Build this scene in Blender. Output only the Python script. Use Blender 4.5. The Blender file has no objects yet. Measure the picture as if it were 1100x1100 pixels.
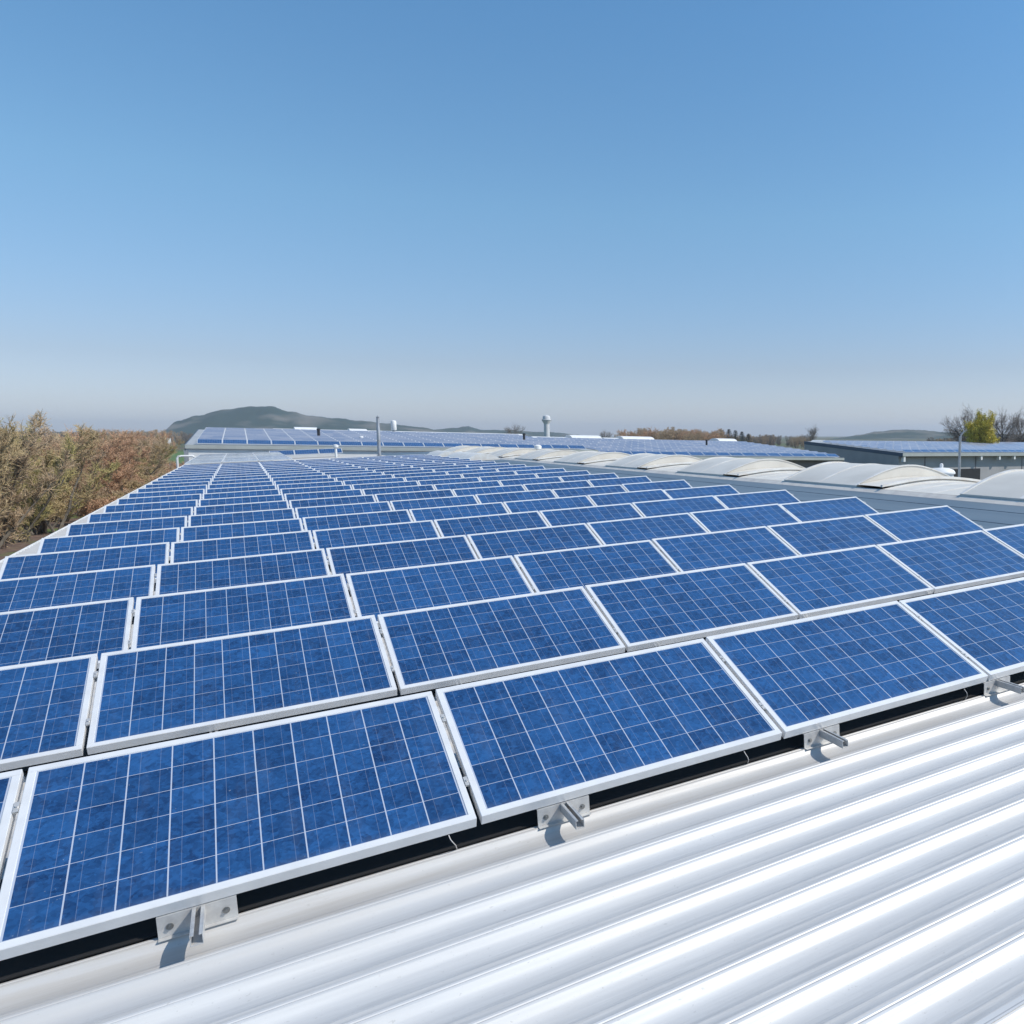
import bpy, bmesh, math, random
from mathutils import Vector, Matrix, noise

random.seed(7)
sc = bpy.context.scene
COL = sc.collection
R_ = math.radians

# ------------------------------------------------------------------ camera
# 28.7 mm on a 36 mm square gate, principal point right of the crop (the photo is the left part of a wider frame)
F_PX, YAW, PIT = 877.6, 0.5726, 0.0930
CAM = Vector((0.8384, -3.7597, 1.8084))
cd = bpy.data.cameras.new('camera')
cam = bpy.data.objects.new('camera', cd); COL.objects.link(cam)
cd.sensor_fit = 'HORIZONTAL'; cd.sensor_width = 36.0
cd.lens = 36.0 * F_PX / 1100.0
cd.shift_x = -0.25; cd.shift_y = 0.0
cd.clip_start = 0.05; cd.clip_end = 20000
cam.location = CAM
cam.rotation_euler = (math.pi/2 - PIT, 0, -YAW)
sc.camera = cam

# ------------------------------------------------------------------ sky, sun, exposure
SUN_EL, SUN_AZ = R_(46), R_(126)          # azimuth clockwise from +Y: behind and to the right of the viewer
w = bpy.data.worlds.new('World'); sc.world = w; w.use_nodes = True
wn = w.node_tree
sky = wn.nodes.new('ShaderNodeTexSky'); sky.sky_type = 'NISHITA'; sky.sun_disc = False
sky.sun_elevation = SUN_EL; sky.sun_rotation = SUN_AZ
sky.altitude = 100; sky.air_density = 1.0; sky.dust_density = 0.5; sky.ozone_density = 5.0
# a spring haze in the lower sky: tint of the sky light by elevation
wtc = wn.nodes.new('ShaderNodeTexCoord'); wsp = wn.nodes.new('ShaderNodeSeparateXYZ'); wn.links.new(wtc.outputs['Generated'], wsp.inputs[0])
wrp = wn.nodes.new('ShaderNodeValToRGB'); wn.links.new(wsp.outputs[2], wrp.inputs[0])
cr_ = wrp.color_ramp; cr_.interpolation = 'LINEAR'
cr_.elements[0].position = 0.0; cr_.elements[0].color = (.98, 1.0, 1.26, 1)
cr_.elements[1].position = 0.44; cr_.elements[1].color = (.81, 1.17, 1.20, 1)
for p_, c_ in ((.03, (.95, .90, 1.04, 1)), (.08, (.88, .81, .86, 1)), (.15, (.90, .94, .95, 1)), (.25, (.93, 1.11, 1.06, 1))):
    e_ = cr_.elements.new(p_); e_.color = c_
wmx = wn.nodes.new('ShaderNodeMix'); wmx.data_type = 'RGBA'; wmx.blend_type = 'MULTIPLY'; wmx.inputs[0].default_value = 1
wn.links.new(sky.outputs[0], wmx.inputs[6]); wn.links.new(wrp.outputs[0], wmx.inputs[7])
wn.links.new(wmx.outputs[2], wn.nodes['Background'].inputs[0])
wn.nodes['Background'].inputs[1].default_value = 0.118
S = Vector((math.cos(SUN_EL)*math.sin(SUN_AZ), math.cos(SUN_EL)*math.cos(SUN_AZ), math.sin(SUN_EL)))
sl = bpy.data.lights.new('sun', 'SUN'); sl.energy = 3.6; sl.angle = R_(0.5); sl.color = (1.0, 0.935, 0.84)
so = bpy.data.objects.new('sun', sl); COL.objects.link(so)
so.rotation_euler = S.to_track_quat('Z', 'Y').to_euler(); so.location = (0, 0, 60)
sc.view_settings.view_transform = 'Standard'; sc.view_settings.look = 'None'
sc.view_settings.gamma = 1; sc.view_settings.use_curve_mapping = False
sc.view_settings.exposure = 0.25
sc.render.engine = 'CYCLES'
sc.cycles.use_denoising = True
sc.cycles.max_bounces = 6; sc.cycles.volume_bounces = 0
sc.cycles.sample_clamp_indirect = 4

# ------------------------------------------------------------------ frames of reference
SL = 0.0359                                # the roof rises to the right
RX = Vector((math.cos(SL), 0, math.sin(SL))); RN = Vector((-math.sin(SL), 0, math.cos(SL))); RY = Vector((0, 1, 0))
TILT, PC, PR, PW, PD = 0.3704, 1.6916, 2.26, 1.670, 0.99
H_CROWN, H_VAL = -0.140, -0.178            # rib crown and valley of the roof sheet below the panels' front edge
S_EAVE, S_MEM, S_RIDGE = -2.52, 10.62, 16.1
GZ = -5.6                                  # ground
def RP(s, y, h=0.0): return RX*s + RY*y + RN*h
def ray(px, py):
    f = Vector((math.sin(YAW)*math.cos(PIT), math.cos(YAW)*math.cos(PIT), -math.sin(PIT)))
    r = Vector((math.cos(YAW), -math.sin(YAW), 0)); u = r.cross(f)
    return f + r*((px-825)/F_PX) - u*((py-550)/F_PX)

# ------------------------------------------------------------------ materials
def mat(name, col, rough=0.5, metal=0.0, spec=0.5, coat=0.0):
    m = bpy.data.materials.new(name); m.use_nodes = True
    b = m.node_tree.nodes['Principled BSDF']
    b.inputs['Base Color'].default_value = (*col, 1); b.inputs['Roughness'].default_value = rough
    b.inputs['Metallic'].default_value = metal; b.inputs['Specular IOR Level'].default_value = spec
    b.inputs['Coat Weight'].default_value = coat; b.inputs['Coat Roughness'].default_value = 0.04
    return m
class N:
    """tiny node helper"""
    def __init__(s, m): s.m = m; s.t = m.node_tree; s.b = s.t.nodes['Principled BSDF']
    def new(s, typ, **kw):
        n = s.t.nodes.new(typ)
        for k, v in kw.items(): setattr(n, k, v)
        return n
    def link(s, a, b): s.t.links.new(a, b)
    def val(s, x, inp):
        if hasattr(x, 'is_output') or hasattr(x, 'links'): s.link(x, inp)
        else: inp.default_value = x
    def math(s, op, a, b=None, c=None):
        n = s.new('ShaderNodeMath', operation=op); s.val(a, n.inputs[0])
        if b is not None: s.val(b, n.inputs[1])
        if c is not None: s.val(c, n.inputs[2])
        return n.outputs[0]
    def mix(s, f, a, b, blend='MIX'):
        n = s.new('ShaderNodeMix', data_type='RGBA', blend_type=blend)
        s.val(f, n.inputs[0])
        for v, i in ((a, 6), (b, 7)):
            if isinstance(v, tuple): n.inputs[i].default_value = (*v, 1)
            else: s.link(v, n.inputs[i])
        return n.outputs[2]
    def coord(s, kind='Object', scale=None):
        c = s.new('ShaderNodeTexCoord').outputs[kind]
        if scale:
            mp = s.new('ShaderNodeMapping'); mp.inputs['Scale'].default_value = scale; s.link(c, mp.inputs[0]); return mp.outputs[0]
        return c
    def noise(s, vec, scale, detail=4, rough=0.55):
        n = s.new('ShaderNodeTexNoise'); s.link(vec, n.inputs['Vector'])
        n.inputs['Scale'].default_value = scale; n.inputs['Detail'].default_value = detail; n.inputs['Roughness'].default_value = rough
        return n.outputs[0]
    def ramp(s, f, p0, p1, c0=0.0, c1=1.0):
        n = s.new('ShaderNodeMapRange'); s.link(f, n.inputs[0])
        for i, v in enumerate((p0, p1, c0, c1)): n.inputs[i+1].default_value = v
        return n.outputs[0]
def noisy(name, c0, c1, scale=3.0, rough=0.6, metal=0.0, stretch=(1, 1, 1), bump=0.0, lo=.35, hi=.65, spec=0.5, detail=5):
    m = mat(name, c0, rough, metal, spec); n = N(m)
    v = n.coord('Object', stretch); f = n.noise(v, scale, detail)
    n.link(n.mix(n.ramp(f, lo, hi), c0, c1), n.b.inputs['Base Color'])
    if bump:
        bp = n.new('ShaderNodeBump'); bp.inputs['Strength'].default_value = bump; bp.inputs['Distance'].default_value = 0.02
        n.link(f, bp.inputs['Height']); n.link(bp.outputs[0], n.b.inputs['Normal'])
    return m

def cell_material():
    m = mat('solar_cells', (0.02, 0.06, 0.22), 0.35, 0, 0.5, 1.0); n = N(m)
    co = n.coord('Object'); sp = n.new('ShaderNodeSeparateXYZ'); n.link(co, sp.inputs[0])
    PXC, PYC, X0, Y0 = 0.1600, 0.1520, 0.0350, 0.0390
    u = n.math('DIVIDE', n.math('SUBTRACT', sp.outputs[0], X0), PXC)
    v = n.math('DIVIDE', n.math('SUBTRACT', sp.outputs[1], Y0), PYC)
    fu, fv = n.math('FRACT', u), n.math('FRACT', v)
    du = n.math('MULTIPLY', n.math('MINIMUM', fu, n.math('SUBTRACT', 1.0, fu)), PXC)     # metres to the nearest cell edge
    dv = n.math('MULTIPLY', n.math('MINIMUM', fv, n.math('SUBTRACT', 1.0, fv)), PYC)
    gap = n.math('MAXIMUM', n.math('LESS_THAN', du, 0.0026), n.math('LESS_THAN', dv, 0.0014))
    out = n.math('MAXIMUM', n.math('MAXIMUM', n.math('LESS_THAN', u, 0.0), n.math('GREATER_THAN', u, 10.0)),
                 n.math('MAXIMUM', n.math('LESS_THAN', v, 0.0), n.math('GREATER_THAN', v, 6.0)))
    gap = n.math('MAXIMUM', gap, out)
    bus = n.math('MAXIMUM', n.math('LESS_THAN', n.math('ABSOLUTE', n.math('SUBTRACT', fu, 0.27)), 0.0055),
                 n.math('LESS_THAN', n.math('ABSOLUTE', n.math('SUBTRACT', fu, 0.73)), 0.0055))
    oi = n.new('ShaderNodeObjectInfo')
    ids = n.new('ShaderNodeCombineXYZ'); n.link(n.math('FLOOR', u), ids.inputs[0]); n.link(n.math('FLOOR', v), ids.inputs[1])
    n.link(n.math('MULTIPLY', oi.outputs['Random'], 91.7), ids.inputs[2])
    wnz = n.new('ShaderNodeTexWhiteNoise', noise_dimensions='3D'); n.link(ids.outputs[0], wnz.inputs['Vector'])
    sh = n.new('ShaderNodeVectorMath', operation='ADD'); n.link(co, sh.inputs[0])
    off = n.new('ShaderNodeCombineXYZ')
    for i, k in enumerate((37.3, 71.1, 13.7)): n.link(n.math('MULTIPLY', oi.outputs['Random'], k), off.inputs[i])
    sh2 = n.new('ShaderNodeVectorMath', operation='MULTIPLY_ADD'); n.link(ids.outputs[0], sh2.inputs[0]); sh2.inputs[1].default_value = (3.1, 5.7, 0); n.link(off.outputs[0], sh2.inputs[2])
    n.link(sh2.outputs[0], sh.inputs[1])
    vo = n.new('ShaderNodeTexVoronoi'); vo.inputs['Scale'].default_value = 70; n.link(sh.outputs[0], vo.inputs['Vector'])
    vs = n.new('ShaderNodeSeparateXYZ'); n.link(vo.outputs['Color'], vs.inputs[0])
    vo2 = n.new('ShaderNodeTexVoronoi'); vo2.inputs['Scale'].default_value = 26; n.link(sh.outputs[0], vo2.inputs['Vector'])
    vs2 = n.new('ShaderNodeSeparateXYZ'); n.link(vo2.outputs['Color'], vs2.inputs[0])
    cl = n.noise(sh.outputs[0], 9, 3)
    br = n.math('ADD', n.math('MULTIPLY', vs.outputs[0], 0.40), n.math('MULTIPLY', vs2.outputs[0], 0.40))
    br = n.math('ADD', br, n.math('MULTIPLY', wnz.outputs[0], 0.44))
    br = n.math('ADD', br, n.math('MULTIPLY', cl, 0.08))
    br = n.math('ADD', br, n.math('MULTIPLY', oi.outputs['Random'], 0.22))
    f = n.ramp(br, 0.2, 1.15)
    col = n.mix(f, (0.0058, 0.0255, 0.090), (0.0225, 0.101, 0.280))
    wc = n.new('ShaderNodeSeparateXYZ'); n.link(wnz.outputs[1], wc.inputs[0])
    col = n.mix(n.math('MULTIPLY', wc.outputs[1], 0.28), col, (0.013, 0.058, 0.16))
    col = n.mix(n.math('MULTIPLY', bus, 0.26), col, (0.36, 0.40, 0.50))
    col = n.mix(n.math('MULTIPLY', gap, 0.74), col, (0.56, 0.60, 0.68))
    n.b.inputs['Sheen Weight'].default_value = 0.03; n.b.inputs['Sheen Roughness'].default_value = 0.35
    so_ = n.new('ShaderNodeVectorMath', operation='ADD'); n.link(co, so_.inputs[0]); n.link(off.outputs[0], so_.inputs[1])
    sm = n.new('ShaderNodeMapping'); sm.inputs['Scale'].default_value = (9, 1.1, 1); n.link(so_.outputs[0], sm.inputs[0])
    drip = n.ramp(n.noise(sm.outputs[0], 1.6, 5), .52, .78)                  # dried rain streaks and a rim of dust along the lower edge
    low = n.ramp(sp.outputs[1], .028, .075, 1.0, 0.0)
    film = n.math('ADD', n.math('MULTIPLY', drip, 0.045), n.math('MULTIPLY', low, n.math('MULTIPLY', n.noise(so_.outputs[0], 14, 4), 0.16)))
    spot = n.ramp(n.noise(so_.outputs[0], 60, 2), .735, .76)
    film = n.math('ADD', film, n.math('MULTIPLY', spot, 0.35))
    col = n.mix(film, col, (0.42, 0.43, 0.42))
    n.link(col, n.b.inputs['Base Color'])
    dust = n.noise(co, 5, 4)
    n.link(n.ramp(dust, .3, .7, 0.05, 0.11), n.b.inputs['Coat Roughness'])
    n.b.inputs['Coat IOR'].default_value = 1.45
    n.b.inputs['Specular IOR Level'].default_value = 0.25
    return m

RIB = 0.2355
M = {}
M['cell'] = cell_material()
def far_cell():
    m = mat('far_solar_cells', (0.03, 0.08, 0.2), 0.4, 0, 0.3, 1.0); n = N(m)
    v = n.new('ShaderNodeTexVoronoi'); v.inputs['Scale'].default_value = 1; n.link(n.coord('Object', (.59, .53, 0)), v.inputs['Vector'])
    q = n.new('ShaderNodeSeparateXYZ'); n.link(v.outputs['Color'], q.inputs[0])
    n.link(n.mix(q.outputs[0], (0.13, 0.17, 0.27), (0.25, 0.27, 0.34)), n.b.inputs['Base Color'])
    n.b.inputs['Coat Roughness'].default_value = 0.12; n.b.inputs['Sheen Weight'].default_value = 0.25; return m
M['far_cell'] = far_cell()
M['alu'] = noisy('anodised_aluminium', (0.80, 0.80, 0.80), (0.72, 0.72, 0.72), 6, 0.40, 0.2)
M['raw_alu'] = noisy('raw_aluminium', (0.64, 0.63, 0.61), (0.50, 0.49, 0.48), 20, 0.42, 0.4)
M['backsheet'] = mat('panel_backsheet', (0.5, 0.5, 0.5), 0.7)
M['steel'] = mat('bolt_steel', (0.35, 0.35, 0.34), 0.35, 0.9)
M['wire'] = mat('cable_sheath', (0.55, 0.52, 0.5), 0.6)
M['matt_black'] = mat('black_box_and_shade', (0.012, 0.012, 0.013), 0.8)  # for the panels' junction boxes and the added shade sheets under the rows

def roof_material():
    m = mat('aluminium_roof_sheet', (0.66, 0.67, 0.68), 0.42, 0.12); n = N(m)
    v = n.coord('Object')
    st = n.noise(n.coord('Object', (0.5, 14, 14)), 1.6, 6, 0.62)           # long streaks down the ribs
    cl = n.noise(n.coord('Object', (0.6, 1, 1)), 2.2, 5)
    sp = n.noise(n.coord('Object', (1, 1.6, 1)), 46, 3)
    c = n.mix(n.ramp(st, .3, .7), (0.56, 0.56, 0.56), (0.67, 0.665, 0.655))
    c = n.mix(n.math('MULTIPLY', n.ramp(cl, .42, .72), 0.35), c, (0.62, 0.59, 0.55))
    c = n.mix(n.math('MULTIPLY', n.ramp(sp, .66, .74), 0.45), c, (0.36, 0.35, 0.33))
    py = n.new('ShaderNodeSeparateXYZ'); n.link(v, py.inputs[0])
    fr = n.math('FRACT', n.math('DIVIDE', n.math('SUBTRACT', py.outputs[1], 0.034), RIB))        # 0..1 from one crown's lip to the next
    val = n.math('MULTIPLY', n.ramp(fr, .02, .05), n.ramp(fr, .70, .42))                          # the valley, its dimmer light painted as a darker grey
    fine = n.noise(n.coord('Object', (0.35, 30, 30)), 3.0, 5, 0.7)
    valley_shade = n.math('MULTIPLY', val, n.ramp(fine, .32, .68, .35, 1.0))
    c = n.mix(valley_shade, c, (0.43, 0.435, 0.44))
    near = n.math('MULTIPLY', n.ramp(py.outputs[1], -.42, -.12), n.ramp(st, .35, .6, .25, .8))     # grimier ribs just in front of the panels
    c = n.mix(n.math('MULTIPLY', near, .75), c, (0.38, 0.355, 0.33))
    line = n.math('LESS_THAN', n.math('ABSOLUTE', n.math('SUBTRACT', fr, .937)), .010)
    c = n.mix(n.math('MULTIPLY', line, .75), c, (0.33, 0.33, 0.34))
    n.link(c, n.b.inputs['Base Color'])
    n.link(n.ramp(st, .25, .75, 0.44, 0.58), n.b.inputs['Roughness'])
    return m
M['roof'] = roof_material()
M['membrane'] = noisy('grey_blue_membrane', (0.098, 0.135, 0.175), (0.135, 0.178, 0.22), 1.2, 0.5, 0.0, (1, .25, 1), 0, .3, .7)
M['curb'] = noisy('pale_grey_curb', (0.78, 0.72, 0.64), (0.66, 0.60, 0.54), 3, 0.6)
M['vault'] = noisy('opal_polycarbonate', (0.73, 0.69, 0.62), (0.60, 0.56, 0.495), 1.1, 0.42, 0, (1, .5, 1), 0, .3, .7)
M['vault_rib'] = noisy('white_glazing_bar', (0.76, 0.75, 0.72), (0.66, 0.62, 0.57), 3, 0.45)
M['white'] = noisy('white_paint', (0.78, 0.78, 0.77), (0.70, 0.70, 0.69), 2, 0.55)
M['white_wall'] = noisy('white_metal_wall', (0.74, 0.74, 0.74), (0.66, 0.66, 0.66), 1, 0.55)
M['grey_wall'] = noisy('grey_wall_panel', (0.37, 0.365, 0.37), (0.31, 0.31, 0.315), 0.4, 0.6)
M['dark_wall'] = noisy('dark_grey_wall', (0.17, 0.155, 0.165), (0.13, 0.12, 0.13), 0.4, 0.6)
M['fascia'] = noisy('grey_green_fascia', (0.42, 0.44, 0.42), (0.36, 0.38, 0.36), 1, 0.5)
M['dark'] = mat('dark_opening', (0.015, 0.015, 0.018), 0.6)
M['navy'] = noisy('blue_grey_verge', (0.05, 0.085, 0.13), (0.065, 0.10, 0.15), 0.5, 0.5)
M['hall_roof'] = noisy('grey_hall_roof', (0.42, 0.43, 0.44), (0.34, 0.35, 0.36), 0.5, 0.5)
M['dark_pipe'] = mat('dark_pipe_metal', (0.045, 0.045, 0.05), 0.5, 0.3)
M['galv'] = noisy('galvanised_pole', (0.42, 0.43, 0.45), (0.34, 0.35, 0.37), 4, 0.45, 0.5)
M['concrete'] = noisy('pale_concrete', (0.62, 0.63, 0.64), (0.55, 0.56, 0.58), 0.3, 0.7)

# ------------------------------------------------------------------ mesh helpers
class MB:
    def __init__(s): s.v = []; s.f = []; s.mi = []
    def quad(s, pts, mi=0):
        i = len(s.v); s.v += [tuple(p) for p in pts]; s.f.append(tuple(range(i, i+len(pts)))); s.mi.append(mi)
    def hexa(s, c, mi=0):
        """8 corners: bottom ring 0-3 counter-clockwise from above, top ring 4-7"""
        i = len(s.v); s.v += [tuple(p) for p in c]
        for f in ((3, 2, 1, 0), (4, 5, 6, 7), (0, 1, 5, 4), (1, 2, 6, 5), (2, 3, 7, 6), (3, 0, 4, 7)):
            s.f.append(tuple(i+k for k in f)); s.mi.append(mi)
    def box(s, lo, hi, mi=0, fn=None):
        (a, b, c), (d, e, g) = lo, hi
        pts = [(a, b, c), (d, b, c), (d, e, c), (a, e, c), (a, b, g), (d, b, g), (d, e, g), (a, e, g)]
        s.hexa([fn(*p) for p in pts] if fn else pts, mi)
    def prism(s, prof, p0, p1, mi=0):
        """closed profile: prof(t) lists of 3D points at the two ends"""
        n = len(p0); i = len(s.v); s.v += [tuple(p) for p in p0] + [tuple(p) for p in p1]
        for k in range(n):
            j = (k+1) % n; s.f.append((i+k, i+j, i+n+j, i+n+k)); s.mi.append(mi)
        s.f.append(tuple(i+k for k in reversed(range(n)))); s.mi.append(mi)
        s.f.append(tuple(i+n+k for k in range(n))); s.mi.append(mi)
    def tube(s, path, rads, seg=8, mi=0, cap=True):
        path = [Vector(p) for p in path]
        if not isinstance(rads, (list, tuple)): rads = [rads]*len(path)
        rings = []
        for k, p in enumerate(path):
            d = (path[min(k+1, len(path)-1)] - path[max(k-1, 0)]).normalized()
            a = d.cross(Vector((0.31, 0.95, 0.05)) if abs(d.z) > .5 else Vector((0, 0, 1))).normalized(); b = d.cross(a)
            i = len(s.v)
            for q in range(seg):
                t = 2*math.pi*q/seg; s.v.append(tuple(p + a*(math.cos(t)*rads[k]) + b*(math.sin(t)*rads[k])))
            rings.append(i)
        for a, b in zip(rings, rings[1:]):
            for q in range(seg):
                j = (q+1) % seg; s.f.append((a+q, a+j, b+j, b+q)); s.mi.append(mi)
        if cap:
            s.f.append(tuple(rings[0]+q for q in reversed(range(seg)))); s.mi.append(mi)
            s.f.append(tuple(rings[-1]+q for q in range(seg))); s.mi.append(mi)
    def lathe(s, prof, seg=20, mi=0, at=(0, 0, 0)):
        i = len(s.v); n = len(prof)
        for r, z in prof:
            for q in range(seg):
                t = 2*math.pi*q/seg; s.v.append((at[0]+r*math.cos(t), at[1]+r*math.sin(t), at[2]+z))
        for k in range(n-1):
            for q in range(seg):
                j = (q+1) % seg; s.f.append((i+k*seg+q, i+k*seg+j, i+(k+1)*seg+j, i+(k+1)*seg+q)); s.mi.append(mi)
        s.f.append(tuple(i+q for q in reversed(range(seg)))); s.mi.append(mi)
        s.f.append(tuple(i+(n-1)*seg+q for q in range(seg))); s.mi.append(mi)
    def mesh(s, name, mats, smooth=False, bevel=0.0):
        me = bpy.data.meshes.new(name); me.from_pydata(s.v, [], s.f)
        for m in (mats if isinstance(mats, (list, tuple)) else [mats]): me.materials.append(m)
        me.polygons.foreach_set('material_index', s.mi)
        bm = bmesh.new(); bm.from_mesh(me); bmesh.ops.recalc_face_normals(bm, faces=bm.faces[:])
        if bevel:
            bmesh.ops.bevel(bm, geom=[e for e in bm.edges if e.is_manifold and e.calc_face_angle(0) > .5], offset=bevel, segments=2, affect='EDGES', clamp_overlap=True)
        bm.to_mesh(me); bm.free()
        if smooth:
            me.polygons.foreach_set('use_smooth', [True]*len(me.polygons))
            try: me.set_sharp_from_angle(angle=R_(35))
            except Exception: pass
        me.update(); return me
    def build(s, name, mats, parent=None, loc=None, smooth=False, bevel=0.0):
        return link(name, s.mesh(name, mats, smooth, bevel), parent, loc)
def link(name, me, parent=None, loc=None):
    o = bpy.data.objects.new(name, me); COL.objects.link(o)
    if parent: o.parent = parent
    if loc: o.location = loc
    return o
def tag(o, label=None, cat=None, group=None, kind=None):
    for k, v in (('label', label), ('category', cat), ('group', group), ('kind', kind)):
        if v: o[k] = v
    return o
def empty(name, loc=(0, 0, 0), label=None, cat=None, group=None):
    o = bpy.data.objects.new(name, None); COL.objects.link(o); o.location = loc
    return tag(o, label, cat, group)
ONES = 'first second third fourth fifth sixth seventh eighth ninth tenth eleventh twelfth thirteenth fourteenth fifteenth sixteenth seventeenth eighteenth nineteenth twentieth'.split()
def nth(k):
    if k <= 20: return ONES[k-1]
    t, u = divmod(k, 10); tens = {2: 'twent', 3: 'thirt', 4: 'fort'}[t]
    return tens + 'ieth' if u == 0 else tens + 'y-' + ONES[u-1]

# ------------------------------------------------------------------ land, hills, haze
def ground_material():
    m = mat('farmland', (0.08, 0.09, 0.04), 0.9); n = N(m)
    v = n.coord('Object'); a = n.noise(v, 0.006, 3); b = n.noise(v, 0.25, 6)
    c = n.mix(n.ramp(a, .45, .55), (0.085, 0.115, 0.035), (0.12, 0.10, 0.06))
    c = n.mix(n.math('MULTIPLY', b, 0.5), c, (0.06, 0.055, 0.03)); n.link(c, n.b.inputs['Base Color']); return m
g = MB(); g.quad([(-7000, -600, GZ), (9000, -600, GZ), (9000, 9500, GZ), (-7000, 9500, GZ)])
tag(g.build('ground', ground_material()), kind='structure')
def litter_material():
    m = mat('leaf_litter', (0.1, 0.07, 0.05), 0.95); n = N(m); v = n.coord('Object')
    a = n.noise(v, 0.16, 5); b = n.noise(v, 1.7, 6)
    c = n.mix(n.ramp(b, .3, .7), (0.075, 0.048, 0.035), (0.20, 0.135, 0.10))
    c = n.mix(n.ramp(a, .54, .62), c, (0.10, 0.135, 0.035)); n.link(c, n.b.inputs['Base Color']); return m
def strip(name, pts, z, m, cuts=40, amp=0.0):
    b = MB(); (x0, y0), (x1, y1) = pts
    nx, ny = 14, cuts; P = {}
    for j in range(ny+1):
        for i in range(nx+1):
            x = x0+(x1-x0)*i/nx; y = y0+(y1-y0)*j/ny
            e = 0 if i in (0, nx) or j in (0, ny) else amp*(0.5+0.5*noise.noise(Vector((x*.13, y*.13, 3))))
            P[i, j] = len(b.v); b.v.append((x, y, z+e))
    for j in range(ny):
        for i in range(nx): b.f.append((P[i, j], P[i+1, j], P[i+1, j+1], P[i, j+1])); b.mi.append(0)
    return tag(b.build(name, m, smooth=True), kind='structure')
strip('woodland_floor', ((-48, 20), (-5.5, 262)), GZ+0.008, litter_material(), 60, 0.35)
strip('meadow', ((-75, 270), (6, 470)), GZ+0.012, noisy('meadow_grass', (0.075, 0.145, 0.03), (0.10, 0.16, 0.045), 0.05, 0.9), 20, 0.3)

def hill_material():
    m = mat('wooded_hillside', (0.05, 0.06, 0.04), 0.95); n = N(m); v = n.coord('Object')
    a = n.noise(v, 0.0075, 6); b = n.noise(v, 0.03, 6)
    c = n.mix(n.ramp(a, .48, .62), (0.008, 0.034, 0.026), (0.17, 0.155, 0.135))
    c = n.mix(n.math('MULTIPLY', n.ramp(b, .35, .65), .35), c, (0.022, 0.045, 0.032)); n.link(c, n.b.inputs['Base Color']); return m
HILLM = hill_material()
def hill(prof, dist, depth, rough, seed):
    """prof: (photo x, photo y) of the skyline, stood up as a real ridge with its own distance and depth"""
    b = MB(); fwd = ray((prof[0][0]+prof[-1][0])/2, 468); fwd.z = 0; fwd.normalize()
    NX, NY = 150, 26; P = {}
    def sky_z(px):
        for (a, ya), (c, yc) in zip(prof, prof[1:]):
            if a <= px <= c:
                t = (px-a)/(c-a); t = t*t*(3-2*t); return ya+(yc-ya)*t
    for i in range(NX+1):
        px = prof[0][0]+(prof[-1][0]-prof[0][0])*i/NX
        d = ray(px, 468.0); d = d/Vector((d.x, d.y)).dot(Vector((fwd.x, fwd.y)))
        top = CAM + ray(px, sky_z(px))*(dist/ray(px, 468).dot(fwd)); hz = max(top.z-GZ, 1.0)
        base = CAM + d*dist
        for j in range(NY+1):
            t = -1+2*j/NY; p = base + fwd*(t*depth)
            e = math.exp(-(t*2.1)**2); e = max(0, (e-0.012)/0.988)
            nz = noise.fractal(Vector((p.x*.006+seed, p.y*.006, 1.3)), 1.0, 2.0, 5)
            z = GZ-1.0 + (hz+1)*e*(1+0.14*nz*abs(t)**.5) + rough*(noise.noise(Vector((p.x*.05, p.y*.05, seed)))+.6*noise.noise(Vector((p.x*.16, p.y*.16, seed))))*min(1, e*3)
            P[i, j] = len(b.v); b.v.append((p.x, p.y, z))
    for i in range(NX):
        for j in range(NY): b.f.append((P[i, j], P[i+1, j], P[i+1, j+1], P[i, j+1])); b.mi.append(0)
    tag(b.build('wooded_hill', HILLM, smooth=True), kind='structure')
hill([(170, 470), (184, 461), (194, 452), (215, 446.5), (245, 440), (268, 437), (292, 436.5), (312, 442), (335, 447), (360, 449), (388, 452), (415, 455), (445, 458.5), (470, 462), (500, 468)], 2600, 500, 2.0, 0)
hill([(440, 470), (470, 461.5), (490, 459.5), (503, 458), (516, 461.5), (545, 462), (580, 464), (640, 468)], 3000, 450, 2.0, 5)
hill([(905, 470), (925, 467), (945, 463.5), (966, 461.5), (990, 462), (1012, 464), (1040, 466), (1100, 467), (1160, 470)], 2000, 400, 1.6, 9)
hill([(-60, 470), (60, 464), (150, 463.5), (185, 465), (240, 470)], 3200, 450, 2.0, 14)

hz = MB(); hz.box((-6500, -500, GZ-1.2), (8500, 9000, 125))
hm = bpy.data.materials.new('haze'); hm.use_nodes = True; hn = hm.node_tree; hn.nodes.clear()
ho = hn.nodes.new('ShaderNodeOutputMaterial'); pv = hn.nodes.new('ShaderNodeVolumePrincipled')
pv.inputs['Color'].default_value = (0.86, 0.92, 1.0, 1); pv.inputs['Density'].default_value = 0.00015
pv.inputs['Anisotropy'].default_value = 0.2
hn.links.new(pv.outputs[0], ho.inputs['Volume'])
tag(hz.build('haze', hm), kind='stuff')

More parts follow.
